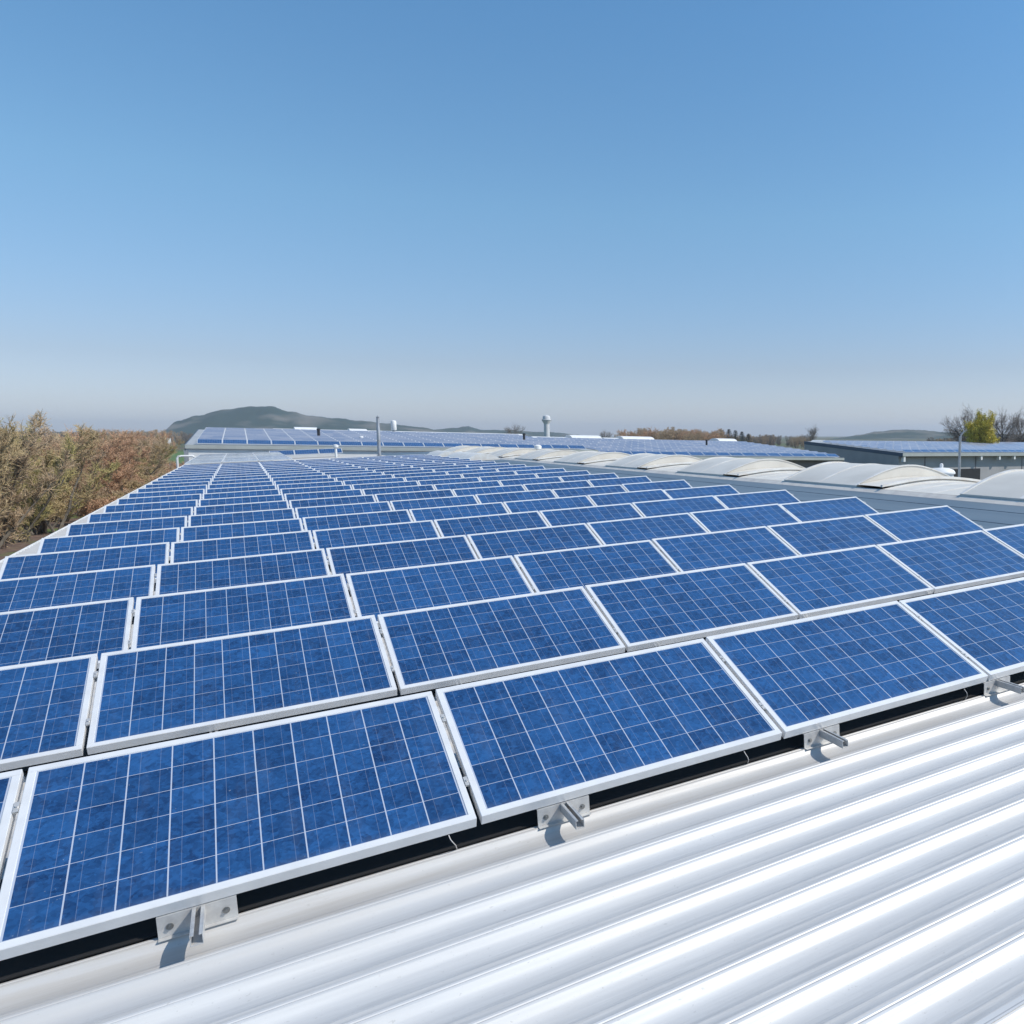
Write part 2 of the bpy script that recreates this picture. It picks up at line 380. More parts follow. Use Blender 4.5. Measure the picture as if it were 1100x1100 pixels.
# ------------------------------------------------------------------ the hall we stand on
hall = empty('factory_hall', RP(0, 0, H_VAL), 'long white corrugated metal roofed hall carrying rows of solar panels in front', 'building')
def local(b):                              # children of the hall keep world coordinates
    o = hall.location
    b.v = [(x-o.x, y-o.y, z-o.z) for x, y, z in b.v]; return b
RIB = 0.2355
Y0ROOF, Y1ROOF = -7.5, 73.2
def roof_profile():
    """one rib, from its far lip towards the viewer: (dy, h) with a grooved crown, a broad rounded flank and a valley with a stiffener"""
    hc, hv = 0.0, H_VAL-H_CROWN
    pts = [(0.0, hc), (-0.009, hc), (-0.0125, hc-.003), (-0.0165, hc-.003), (-0.020, hc), (-0.030, hc-.0008)]
    y, h = -0.030, hc-.0008                # flank: rounds over, steepens towards the sun, then runs out softly into the valley
    for dy, sl in ((.002, .40), (.003, .75), (.006, .95), (.007, .95), (.007, .72), (.008, .42), (.010, .25), (.013, .15), (.015, .09), (.016, .05), (.015, .02)):
        y -= dy; h -= dy*sl; pts.append((y, h))
    k = (hv-hc)/(h-hc); pts = [(q, hc+(z-hc)*k) if q < -.03 else (q, z) for q, z in pts]
    return pts + [(-0.146, hv), (-0.150, hv+.0021), (-0.155, hv+.0021), (-0.159, hv), (-0.186, hv), (-0.190, hv+.0021), (-0.195, hv+.0021), (-0.199, hv), (-0.2215, hv), (-0.2245, hv+.002)]
b = MB(); prof = []
yk = 0.034 + RIB*math.floor((Y1ROOF-0.034)/RIB)
while yk > Y0ROOF:
    prof += [(yk+dy, H_CROWN+h) for dy, h in roof_profile()]; yk -= RIB
n_ = len(prof)
xs_ = [S_EAVE, 0, 2, 4, 7, S_MEM]
for sx in xs_:
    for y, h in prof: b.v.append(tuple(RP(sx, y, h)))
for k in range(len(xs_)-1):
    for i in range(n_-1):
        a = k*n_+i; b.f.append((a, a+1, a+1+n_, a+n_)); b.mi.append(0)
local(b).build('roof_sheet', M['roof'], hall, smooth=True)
# lapped sheet edge in the foreground: a second sheet lip standing 3 mm off the rib
lap = MB(); y_l = 0.034-RIB*8.65 if False else 0.034-RIB*9
lap.box((S_EAVE, y_l-.024, 0.0030), (S_MEM, y_l+.0045, 0.0048), 0, lambda s, y, h: RP(s, y, H_CROWN+h))
local(lap).build('sheet_lap', M['roof'], hall)
# black sheets added on the rib crowns to deepen the shade under the first rows
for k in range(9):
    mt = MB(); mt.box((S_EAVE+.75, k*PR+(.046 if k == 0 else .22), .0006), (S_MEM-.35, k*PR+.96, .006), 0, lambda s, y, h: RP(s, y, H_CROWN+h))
    local(mt).build('shade_sheet', M['matt_black'], hall)
mem = MB()
for (s0, s1, h) in ((S_MEM-.05, 11.9, .012), (11.82, 13.2, .020), (13.12, S_RIDGE, .028)):
    mem.box((s0, Y0ROOF, -.03), (s1, Y1ROOF, h), 0, lambda s, y, hh: RP(s, y, H_CROWN+hh))
local(mem).build('ridge_membrane', M['membrane'], hall, bevel=0.003)
zr = RP(S_RIDGE, 0, H_CROWN+.028).z; xr = RP(S_RIDGE, 0, 0).x
far = MB(); far.box((xr, Y0ROOF, -.06), (xr+5.2, Y1ROOF, 0), 0, lambda x, y, z: Vector((x, y, zr+z-(x-xr)*SL)))
local(far).build('far_roof_slope', M['membrane'], hall)
xe = RP(S_EAVE, 0, 0).x; ze = RP(S_EAVE, 0, H_VAL).z
for lo, hi in (((xe+.25, Y0ROOF+.1, GZ-.3), (xe+.5, Y1ROOF-.1, ze-.03)), ((xe+.5, Y1ROOF-.4, GZ-.3), (xr+4.9, Y1ROOF-.1, ze-.1)),
               ((xe+.5, Y0ROOF+.1, GZ-.3), (xr+4.9, Y0ROOF+.4, ze-.1)), ((xr+4.9, Y0ROOF+.1, GZ-.3), (xr+5.15, Y1ROOF-.1, zr-.27))):
    wl = MB(); wl.box(lo, hi); local(wl).build('wall', M['white_wall'], hall)
gu = MB()
gp = [(xe-.14, ze-.02), (xe-.13, ze-.10), (xe-.03, ze-.10), (xe-.02, ze-.02), (xe-.03, ze-.02), (xe-.04, ze-.09), (xe-.12, ze-.09), (xe-.13, ze-.02)]
gu.prism(None, [(x, Y0ROOF, z) for x, z in gp], [(x, Y1ROOF, z) for x, z in gp])
local(gu).build('gutter', M['white'], hall)
# white overflow pipe bent over the far eave corner
hp = MB(); hp.tube([(xe-.62, 71.6, ze-.35), (xe-.62, 71.6, ze+.42), (xe-.55, 71.6, ze+.52), (xe-.40, 71.6, ze+.56), (xe+.35, 71.6, ze+.56), (xe+.45, 71.6, ze+.50), (xe+.45, 71.6, ze+.0)], .085, 8)
local(hp).build('overflow_pipe', M['white'], hall, smooth=True)

# ------------------------------------------------------------------ ridge skylights
SK0, SK1 = 14.25, 17.95
SKC, SKW = (SK0+SK1)/2, (SK1-SK0)/2
xc = RP(SKC, 0, 0).x; zc = RP(SKC, 0, 0).z
zb = RP(SK0, 0, 0).z
cu = MB(); x0_ = RP(SK0, 0, 0).x
cp = [(x0_-.17, zb-.16), (x0_-.17, zb-.118), (x0_-.02, zb-.034), (xc+SKW+.02, zb-.034), (xc+SKW+.17, zb-.118), (xc+SKW+.17, zb-.6)]
cu.prism(None, [(x, Y0ROOF+1, z) for x, z in cp], [(x, 69.0, z) for x, z in cp])
local(cu).build('skylight_curb', M['curb'], hall)
def arc(y, rise, z0, hw=SKW, n=18):
    pts = []
    for k in range(n+1):
        t = -1+2*k/n; pts.append((xc+hw*t, y, z0+rise*(1-abs(t)**1.5)*(1.0-.08*(1-abs(t))**3)))
    return pts
def vault(name, y0, y1, rise, z0, nbar, hw=SKW, bar=.07, rim=.1, label=None, thick=.0):
    v = MB()
    A, B = arc(y0, rise, z0, hw), arc(y1, rise, z0, hw)
    if thick:
        A = [(xc-hw, y0, z0-thick)]+A+[(xc+hw, y0, z0-thick)]; B = [(xc-hw, y1, z0-thick)]+B+[(xc+hw, y1, z0-thick)]
    v.prism(None, A, B)
    o = local(v).build(name, M['vault'], hall, smooth=True)
    ys = [y0-.02, y1-rim+.02] + [y0+(y1-y0)*k/nbar-bar/2 for k in range(1, nbar)]
    for q, yy in enumerate(ys):
        r = MB(); wd = rim if q < 2 else bar; up = .035 if q < 2 else .018
        a0, a1 = arc(yy, rise, z0), arc(yy+wd, rise, z0)
        o0, o1 = arc(yy, rise+up, z0+.002, hw+up*.4), arc(yy+wd, rise+up, z0+.002, hw+up*.4)
        for k in range(len(a0)-1): r.hexa([a0[k], a0[k+1], a1[k+1], a1[k], o0[k], o0[k+1], o1[k+1], o1[k]])
        local(r).build('glazing_bar', M['vault_rib'], o)
    if label: o['label'] = label
    return o
zv = zb-.03
hoods = [(-1.2+7.0*k, -1.2+7.0*k+3.35) for k in range(10)]     # raised smoke hoods every seven metres
prev = Y0ROOF+1.1
for k, (a, c) in enumerate(hoods):
    if a-1.0-prev > .8: vault('skylight', prev+.02, a-1.04, 0.14, zv, max(2, round((a-1-prev)/1.05)))
    vault('smoke_hood', a, c, 0.51, zv+.045, 2, thick=.045)
    # the lower flap in front of each hood, standing a little open over a dark slot
    fl = MB()
    A, B = arc(a-.98, 0.17, zv+.06, SKW-.02), arc(a-.02, 0.17, zv+.07, SKW-.02)
    fl.prism(None, [(x, y, z-.0) for x, y, z in A], B)
    fo = local(fl).build('smoke_flap', M['vault'], hall, smooth=True)
    sl_ = MB(); A, B = arc(a-.94, 0.13, zv+.0, SKW-.06), arc(a-.05, 0.13, zv+.0, SKW-.06)
    sl_.prism(None, A, B); local(sl_).build('flap_slot', M['dark'], fo).location = (0, 0, 0)
    rim_ = MB()
    a0, a1 = arc(a-1.03, .17, zv+.05), arc(a-.96, .17, zv+.05); o0, o1 = arc(a-1.03, .18, zv+.105), arc(a-.96, .18, zv+.105)
    for q in range(len(a0)-1): rim_.hexa([a0[q], a0[q+1], a1[q+1], a1[q], o0[q], o0[q+1], o1[q+1], o1[q]])
    local(rim_).build('flap_rim', M['vault_rib'], fo).location = (0, 0, 0)
    prev = c+.02

# two bright open hatches lying against the far end of the skylight run
for k, (s0_, s1_, ya, yb, rise_, lb) in enumerate(((12.0, 14.0, 46.5, 52.5, .34, 'bright white curved hatch lying open beside the far skylights, the nearer of two'), (12.3, 14.0, 56.5, 60.5, .30, 'bright white curved hatch lying open beside the far skylights, the farther of two'))):
    q0, q1 = RP(s0_, 0, H_CROWN), RP(s1_, 0, H_CROWN); o_ = empty('roof_hatch', (q0.x, ya, q0.z), lb, 'roof hatch', 'open white roof hatches')
    A = []; B = []
    for j in range(11):
        t_ = j/10; x_ = (q1.x-q0.x)*t_; z_ = (q1.z-q0.z)*t_+.10+rise_*(1-abs(2*t_-1)**1.7)
        A.append((x_, 0, z_)); B.append((x_, yb-ya, z_))
    hb = MB(); hb.prism(None, A, B); hb.build('lid', M['vault_rib'], o_, smooth=True)
    hb = MB(); hb.hexa([(0, 0, -.0), (q1.x-q0.x, 0, q1.z-q0.z), (q1.x-q0.x, yb-ya, q1.z-q0.z), (0, yb-ya, 0), (0, 0, .098), (q1.x-q0.x, 0, q1.z-q0.z+.098), (q1.x-q0.x, yb-ya, q1.z-q0.z+.098), (0, yb-ya, .098)]); hb.build('curb', M['curb'], o_)

# ------------------------------------------------------------------ solar panels
FW, FD, FL = 0.030, 0.053, 0.036
f = MB()
f.box((0, 0, -FD), (PW, FL, 0)); f.box((0, PD-FL, -FD), (PW, PD, 0))
f.box((0, FL, -FD), (FW, PD-FL, 0)); f.box((PW-FW, FL, -FD), (PW, PD-FL, 0))
FRAME = f.mesh('frame', M['alu'], bevel=0.0016)
c = MB(); c.box((FW-.004, FW-.004, -.0095), (PW-FW+.004, PD-FW+.004, -.0035)); CELL = c.mesh('cell_sheet', M['cell'])
bk = MB(); bk.box((FW-.004, FW-.004, -.0135), (PW-FW+.004, PD-FW+.004, -.0097)); bk.box((PW/2-.06, PD-.2, -.035), (PW/2+.06, PD-.1, -.0137), 1)
BACK = bk.mesh('back_sheet', [M['backsheet'], M['matt_black']])
cl = MB(); cl.box((PW+.002, -.03, -.006), (PC-.002, .03, .0035)); cl.tube([(PW+.0138, 0, .0034), (PW+.0138, 0, .009)], .007, 6)
CLAMP = cl.mesh('clamp', M['raw_alu'])
YV = RY*math.cos(TILT)+RN*math.sin(TILT); ZV = RX.cross(YV)
PM = Matrix((RX, YV, ZV)).transposed().to_4x4()
count = [0]
def panel(origin, label, group, rot=PM, detail=2):
    o = bpy.data.objects.new('solar_panel', None); COL.objects.link(o)
    o.matrix_world = Matrix.Translation(origin) @ rot; o.empty_display_size = .2
    tag(o, label, 'solar panel', group)
    link('frame', FRAME, o); link('cell_sheet', CELL, o); link('back_sheet', BACK, o)
    if detail > 1:
        for yy in (.25, .75): link('clamp', CLAMP, o, (0, PD*yy, 0))
    count[0] += 1
    return o
GRP = 'solar panels in rows on the white hall roof'
rng = random.Random(3)
def jit(rot):
    return rot @ Matrix.Rotation(rng.gauss(0, .0030), 4, 'X') @ Matrix.Rotation(rng.gauss(0, .0018), 4, 'Y')
pos = {-1: 'leftmost panel', 0: 'second panel from the left', 1: 'third panel from the left', 2: 'fourth panel from the left',
       3: 'third panel from the right', 4: 'second panel from the right', 5: 'rightmost panel'}
def rowname(r): return 'the front row' if r == 0 else 'the ' + nth(r+1) + ' row'
for r in range(22):
    for c_ in range(-1, 6):
        panel(RP(c_*PC, r*PR, 0), f"blue solar panel, {pos[c_]} in {rowname(r)} counted from the front", GRP, jit(PM), 2 if r < 10 else 1)
FLAT = Matrix((RX, (RY+RN*.004).normalized(), RX.cross((RY+RN*.004).normalized()))).transposed().to_4x4()
rp_ = {-1: 'left', 0: 'middle', 1: 'right'}
for r in range(21):
    for c_ in (-1, 0, 1):
        panel(RP(c_*PC, 50.2+r*1.008, .385+r*.0035), f"solar panel lying flat on the raised far rack, {rp_[c_]} panel of its {nth(r+1)} row", 'solar panels flat on the raised far rack', jit(FLAT), 1)
rk = empty('raised_rack', RP(-PC, 50.2, H_CROWN), 'raised aluminium rack holding flat solar panels at the far left roof end', 'rack', None)
for s_ in (-1.3, .3, 2.0, 3.1):
    b_ = MB(); b_.box((s_, 50.25, .30), (s_+.06, 71.3, .334), 0, lambda x, y, h: RP(x, y, h)-rk.location); b_.build('beam', M['raw_alu'], rk)
    for yy in (50.3, 55, 60, 65, 70.8):
        b_ = MB(); b_.box((s_+.005, yy, H_CROWN-.03), (s_+.055, yy+.05, .2995), 0, lambda x, y, h: RP(x, y, h)-rk.location); b_.build('rack_leg', M['raw_alu'], rk)
for k, wd in ((2, 'left'), (3, 'middle'), (4, 'right')):
    panel(RP(k*PC-.6, 70.6, 0.17), f"blue solar panel, {wd} of the three in the short last row before the white wall", GRP, PM, 1)

# mounting rails under the rows, their open ends standing out in front of the first row
ch = MB()
def chan(b, y0, y1):
    w_, t = .021, .0035
    for lo, hi in (((-w_, y0, -.094), (w_, y1, -.090)), ((-w_, y0, -.0899), (-w_+t, y1, -.052)), ((w_-t, y0, -.0899), (w_, y1, -.052)),
                   ((-w_+t, y0, -.056), (-w_+.013, y1, -.0521)), ((w_-.013, y0, -.056), (w_-t, y1, -.0521))):
        b.box(lo, hi, 0, lambda x, y, h: RX*x+RY*y+RN*h)
chan(ch, -.205, 49.2); CHAN = ch.mesh('channel', M['raw_alu'], bevel=.0007)
pl = MB(); pl.box((-.135, .012, -.150), (.125, .016, -.0525), 0, lambda x, y, h: RX*x+RY*y+RN*h)
pl.box((-.135, .0162, -.0565), (.125, .06, -.0525), 0, lambda x, y, h: RX*x+RY*y+RN*h)
pl.box((-.135, -.012, -.1392), (.125, .0118, -.1362), 0, lambda x, y, h: RX*x+RY*y+RN*h)
PLATE = pl.mesh('end_plate', M['raw_alu'], bevel=.0008)
bo = MB(); bo.tube([RY*.012, RY*.0085], .013, 12); bo.tube([RY*.009, RY*.001], .008, 6)
BOLT = bo.mesh('bolt', M['steel'])
st = MB(); st.tube([RY*.82+RN*-.09, RY*.82+RN*(.82*math.sin(TILT)/math.cos(TILT)-.075)], .018, 6); LEG = st.mesh('support_leg', M['raw_alu'])
st = MB(); st.tube([RY*.05+RN*-.085, RY*.90*math.cos(TILT)+RN*(.90*math.sin(TILT)-.078)], .016, 6); STRUT = st.mesh('strut', M['raw_alu'])
rails = [-1.1, .61, 2.085, 3.655, 5.16, 6.72, 8.25, 9.75]
for k, s in enumerate(rails):
    o = empty('mounting_rail', RP(s, 0, 0), f"aluminium mounting rail under the panels, {nth(k+1)} rail from the left eave", 'rail', 'aluminium mounting rails under the solar panels')
    link('channel', CHAN, o); p_ = link('end_plate', PLATE, o); 
    for x in (-.095, .088): link('bolt', BOLT, p_, RX*x+RN*-.098)
    for r in range(22):
        for nm, me_ in (('strut', STRUT), ('support_leg', LEG)): link(nm, me_, o, RY*(r*PR))
# short loose wires hanging from the front frames
for k, (s, nm) in enumerate(((1.545, 'short pale wire hanging below the front panel edge, left of the bracket at mid frame'),
                             (3.11, 'short pale wire hanging below the second front panel, left of its right bracket'),
                             (4.83, 'short pale wire hanging below the front panel edge near the right frame edge'))):
    wv = MB(); wv.tube([RP(s, .01, -.05), RP(s+.004, -.004, -.066), RP(s+.012, -.006, -.080), RP(s+.026, .006, -.105), RP(s+.034, .03, -.134)], .0022, 6)
    tag(wv.build('wire', M['wire'], smooth=True), nm, 'wire', 'short wires below the front row')

# ------------------------------------------------------------------ far halls
FPM = MB()                                  # one far panel: frame and face in one mesh
def far_panel_mesh():
    b = MB(); b.box((0, 0, -.03), (PW, PD, -.004), 0); e = .03
    b.quad([(e, e, -.001), (PW-e, e, -.001), (PW-e, PD-e, -.001), (e, PD-e, -.001)], 1); return b
M['far_alu'] = mat('weathered_frame', (.58, .59, .60), .5, .1)
FAR = far_panel_mesh().mesh('far_panel', [M['far_alu'], M['cell']])
stuff_v, stuff_f, stuff_m = [], [], []
def add_far(mw):
    i = len(stuff_v); base = far_panel_mesh()
    for v in base.v: stuff_v.append(tuple(mw @ Vector(v)))
    for q, mi in zip(base.f, base.mi): stuff_f.append(tuple(i+a for a in q)); stuff_m.append(mi)
def far_hall(label, x0, x1, y0, y1, z0, gx, gy, wallm, rows, ncol, xoff, indiv, hname, fascia_h=.28, over=.9):
    """mono-pitch hall: the eave faces us, the roof plane rises away (gy) and falls to the right (gx)"""
    root = empty('industrial_hall', (x0, y0, GZ), label, 'building', 'far industrial halls with solar roofs')
    o = root.location
    Z = lambda x, y: z0+gx*(x-x0)+gy*(y-y0)
    P = lambda x, y, z: Vector((x-o.x, y-o.y, Z(x, y)+z-o.z))
    b = MB(); b.box((x0, y0, -.22), (x1, y1, -.02), 0, P); b.build('roof', M['hall_roof'], root)
    b = MB(); b.box((x0-.03, y0-.06, -fascia_h), (x1+.03, y0-.003, .03), 0, P); b.build('fascia', M['fascia'], root)
    b = MB(); b.box((x0-.05, y0-.003, -.5), (x0-.003, y1, .02), 0, P); b.box((x1+.003, y0-.003, -.5), (x1+.05, y1, .02), 0, P); b.build('verge', M['navy'], root)
    b = MB()
    b.hexa([(0, over, -.2), (x1-x0, over, -.2), (x1-x0, y1-y0, -.2), (0, y1-y0, -.2)] + [P(x0, y0+over, -.225), P(x1, y0+over, -.225), P(x1, y1, -.225), P(x0, y1, -.225)])
    b.build('wall', wallm, root)
    nrm = Vector((-gx, -gy, 1)).normalized(); ax = Vector((1, 0, gx)).normalized(); ay = nrm.cross(ax)
    vy = ay*math.cos(.30)+nrm*math.sin(.30); vz = ax.cross(vy); rm = Matrix((ax, vy, vz)).transposed().to_4x4()
    for r in range(rows):
        for c_ in range(ncol):
            x = x0+xoff+c_*PC; y = y0+.35+r*1.9
            mw = Matrix.Translation((x, y, Z(x, y)+.12)) @ rm
            if r < indiv:
                q = link('solar_panel', FAR); q.matrix_world = mw
                tag(q, f"small far solar panel, {nth(c_+1)} from the left in the {'eave' if r == 0 else nth(r+1)} row of {hname}", 'solar panel', 'solar panels on the far halls')
                count[0] += 1
            else: add_far(mw)
    return root, Z, o
hA, ZA, oA = far_hall('low white walled hall beyond the panel rows, its roof lined with panels', -2.75, 31.2, 75, 103, 1.10, -.0222, .050, M['white_wall'], 13, 19, .75, 1, 'the white hall', .28, .12)
hB, ZB, oB = far_hall('dark walled hall right of the white one with a stepped lower eave', 31.4, 62.6, 75, 101, -.20, -.022, .066, M['dark_wall'], 12, 18, .4, 1, 'the dark hall')
hC, ZC, oC = far_hall('grey panelled hall at the right edge with a dark doorway', 79.4, 132, 83, 107, -.62, -.010, .064, M['grey_wall'], 11, 30, .8, 1, 'the grey hall', .45)
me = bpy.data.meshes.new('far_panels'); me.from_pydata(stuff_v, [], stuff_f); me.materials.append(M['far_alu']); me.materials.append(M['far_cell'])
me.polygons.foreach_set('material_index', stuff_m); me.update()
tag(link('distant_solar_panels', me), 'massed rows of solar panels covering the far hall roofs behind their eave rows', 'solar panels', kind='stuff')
print('panels', count[0])
# white skylights along the far ridges
def ridge_light(root, o, Z, x0, x1, y, h, wd=1.6):
    b = MB(); A = []; B = []
    for k in range(9):
        t = math.pi*k/8
        for L, x in ((A, x0), (B, x1)): L.append((x-o.x, y-wd*math.cos(t)-o.y, Z(x, y)-.05+h*(.25+.75*math.sin(t))-o.z))
    for L, x in ((A, x0), (B, x1)):
        L.insert(0, (x-o.x, y-wd-o.y, Z(x, y)-.15-o.z)); L.append((x-o.x, y+wd-o.y, Z(x, y)-.15-o.z))
    b.prism(None, A, B); b.build('ridge_skylight', M['white'], root, smooth=True)
for x0, x1, h in ((4.0, 13, .40), (6.0, 8.2, .62), (11.4, 13.2, .58), (13.1, 22, .42), (22.1, 31, .42), (-2, 3.9, .2)): ridge_light(hA, oA, ZA, x0, x1, 101.3, h)
for x0, x1, h in ((31.6, 36, .4), (36.5, 40.5, .7), (41, 43, .45), (43.5, 48, .7), (58, 61, .7)): ridge_light(hB, oB, ZB, x0, x1, 99.2, h)
# hall A trim: a dark line under the fascia and a corner post
b = MB(); b.box((-.12, .0, .0), (.18, .119, 6.3)); b.build('corner_post', M['galv'], hA)
# hall B: dark opening, pale box and posts below the eave
b = MB(); b.box((52.6-31.4, .86, 2.4), (55.3-31.4, .899, 4.55)); b.build('door', M['dark'], hB)
b = MB(); b.box((48.2-31.4, .2, 2.5), (52.0-31.4, .86, 4.3)); b.build('wall_cabinet', M['grey_wall'], hB)
b = MB(); b.box((37.4-31.4, .1, 2.0), (37.7-31.4, .5, 4.9)); b.build('post', M['galv'], hB)
# hall C: joints, doorway, brackets
for x in (84.5, 95.0, 105.5, 116): 
    b = MB(); b.box((x-79.4-.09, .86, .0), (x-79.4+.09, .899, 4.6)); b.build('panel_joint', M['dark_wall'], hC)
b = MB(); b.box((88.6-79.4, .84, .0), (96.0-79.4, .898, 2.45)); b.build('doorway', M['dark'], hC)
for x in (79.6, 95.2, 99.2, 102.6):
    b = MB(); b.box((x-79.4, .02, 3.75), (x-79.4+.35, .5, 4.58)); b.build('eave_bracket', M['white'], hC)
b = MB(); b.box((0, .3, 4.35), (52.6, .895, 4.6)); b.build('soffit_shade', M['dark_wall'], hC)  # box under the eave, coloured dark to paint in the shadow there

# ------------------------------------------------------------------ roof furniture
def at_depth(px, py, y):                    # world point seen at this photo pixel, y metres out
    d = ray(px, py); return CAM + d*((y-CAM.y)/d.y)
def cyl_thing(name, base, prof, m, label, cat, group=None, seg=14):
    b = MB(); b.lathe(prof, seg); o = b.build(name, m, loc=base, smooth=True); return tag(o, label, cat, group)
# mast near the end of the rows
p = RP(10.05, 67, H_CROWN)
t = empty('lightning_mast', p, 'tall thin grey mast standing at the far end of the panel rows', 'mast')
b = MB(); b.lathe([(.19, 0), (.19, .05), (.13, .06), (.13, 2.2), (.11, 2.25), (.11, 3.05)], 12); b.build('pole', M['galv'], t, smooth=True)
b = MB(); b.lathe([(.11, 3.0), (.11, 3.08), (.02, 3.1), (.015, 3.2)], 12); b.build('tip', M['galv'], t)
b = MB(); b.lathe([(.13, 1.05), (.13, 1.25)], 12); b.build('clamp_band', M['white'], t)
# hooked mast beyond the ridge at the right
p = at_depth(1030, 517, 18.6)
t = empty('hooked_mast', (p.x, p.y, GZ), 'thin pale mast with a small hook on top beside the arched skylight', 'mast')
zt = at_depth(1030, 466, 18.6).z-GZ
b = MB(); b.tube([(0, 0, 0), (0, 0, zt*.55)], .068, 10); b.tube([(0, 0, zt*.55), (0.02, 0, zt-.12)], .05, 10); b.build('pole', M['galv'], t, smooth=True)
b = MB(); b.tube([(.02, 0, zt-.14), (.05, 0, zt-.05), (.14, -.05, zt+.06), (.2, -.08, zt+.12)], [.05, .045, .03, .02], 8); b.build('hook', M['galv'], t, smooth=True)
b = MB(); b.tube([(0.02, 0, zt-.08), (-.10, .05, zt+.09), (-.16, .08, zt+.14)], [.03, .035, .05], 8); b.build('sensor_head', M['dark_pipe'], t, smooth=True)
b = MB(); b.lathe([(.085, zt*.5), (.085, zt*.5+.12)], 10); b.build('collar', M['white'], t)
# white dome with a knob behind the low skylight
p = at_depth(1011, 519, 14.6)
t = empty('dome_vent', (p.x, p.y, zr-(p.x-xr)*SL-.02), 'low white dome vent with a small knob behind the skylights', 'roof vent')
b = MB(); b.lathe([(.38, 0), (.38, .30), (.43, .30), (.43, .35), (.37, .42), (.24, .47), (.06, .49)], 20); b.build('cap', M['white'], t, smooth=True)
b = MB(); b.lathe([(.05, .48), (.06, .54), (.05, .60), (.02, .62)], 12); b.build('knob', M['white'], t, smooth=True)
# cowl vent on the white hall's ridge
x, y = at_depth(423, 460, 100).x, 100
t = empty('cowl_vent', (x, y, ZA(x, y)-.02), 'white cylindrical cowl vent standing on the white hall ridge', 'roof vent')
b = MB(); b.lathe([(.20, 0), (.20, .5), (.24, .5), (.24, .55)], 16); b.build('stack', M['galv'], t, smooth=True)
b = MB(); b.lathe([(.27, .55), (.30, .62), (.30, 1.5), (.25, 1.62), (.08, 1.7)], 16); b.build('cowl', M['white'], t, smooth=True)
# dark stub pipes on the far roofs
for px, yy, lb in ((342.5, 86, 'short dark pipe above the left panels of the white walled hall'), (563, 86, 'short dark pipe rising behind the right panels of the white walled hall'), (759, 88, 'short dark pipe on the roof of the dark walled hall')):
    q = at_depth(px, 470, yy); Zf = ZA if q.x < 31 else ZB
    cyl_thing('stub_pipe', (q.x, yy, Zf(q.x, yy)-.02), [(.13, 0), (.13, .95), (.16, .95), (.16, 1.08), (.10, 1.12)], M['dark_pipe'], lb, 'pipe', 'dark stub pipes on the far roofs')
# small white mushroom vents
q = at_depth(361, 490, 68.5)
cyl_thing('mushroom_vent', (q.x, q.y, RP(q.x, 0, H_CROWN).z), [(.09, 0), (.09, .78), (.2, .8), (.2, .96), (.08, 1.02)], M['white'], 'slim white mushroom vent in front of the white wall at the row ends', 'roof vent', 'small white mushroom vents', 12)
q = at_depth(388, 470, 84)
cyl_thing('mushroom_vent', (q.x, q.y, ZA(q.x, 84)-.02), [(.08, 0), (.08, .35), (.2, .37), (.2, .5), (.08, .56)], M['white'], 'tiny white mushroom vent on the white hall roof left of the mast', 'roof vent', 'small white mushroom vents', 12)
q = at_depth(578, 488, 46)
cyl_thing('mushroom_vent', (q.x, q.y, zr-(q.x-xr)*SL-.02), [(.10, 0), (.10, .55), (.22, .57), (.22, .75), (.1, .82)], M['white'], 'small white mushroom vent just behind the far skylights', 'roof vent', 'small white mushroom vents', 12)
# white roof cabin on a more distant roof
q = at_depth(884, 478, 140)
t = empty('roof_cabin', (q.x, q.y, GZ), 'small white box building between the two right-hand halls', 'building')
b = MB(); b.box((-2.0, 0, 0), (2.0, 3, 5.6)); b.build('wall', M['white'], t)
b = MB(); b.prism(None, [(-2.2, -.2, 5.61), (2.2, -.2, 5.61), (.4, -.2, 6.5), (-.4, -.2, 6.5)], [(-2.2, 3.2, 5.61), (2.2, 3.2, 5.61), (.4, 3.2, 6.5), (-.4, 3.2, 6.5)]); b.build('roof', M['white'], t)

# ------------------------------------------------------------------ tower far behind
d = ray(587.5, 468); d.normalize(); p = CAM + d*(420/ray(587.5, 468).normalized().dot(Vector((math.sin(YAW), math.cos(YAW), 0))))
t = empty('water_tower', (p.x, p.y, GZ), 'slim pale tower with a wider rounded head on the skyline', 'tower')
b = MB(); b.lathe([(1.55, 0), (1.4, 11), (1.35, 13.2)], 24); b.build('shaft', M['concrete'], t, smooth=True)
b = MB(); b.lathe([(1.35, 13.21), (1.5, 13.9), (2.25, 15.0), (2.3, 15.3), (2.3, 15.7), (1.9, 15.9), (1.85, 16.9), (1.4, 17.6), (.3, 17.9)], 24); b.build('tank_head', M['concrete'], t, smooth=True)
b = MB(); b.lathe([(2.42, 15.3), (2.42, 15.5)], 24); b.build('gallery', M['galv'], t)
# white farmhouse beyond the wood
q = CAM + ray(176, 468)*540; hx = Vector((q.x, q.y, GZ))
t = empty('farmhouse', hx, 'tiny white house far off beyond the bare wood', 'house')
b = MB(); b.box((-3.5, -3, 0), (3.5, 3, 6.2)); b.build('wall', M['white'], t)
b = MB(); b.prism(None, [(-3.8, -3.4, 6.21), (3.8, -3.4, 6.21), (0, -3.4, 8.8)], [(-3.8, 3.4, 6.21), (3.8, 3.4, 6.21), (0, 3.4, 8.8)]); b.build('roof', noisy('red_tile', (.2, .08, .05), (.14, .06, .04), 1, .8), t)

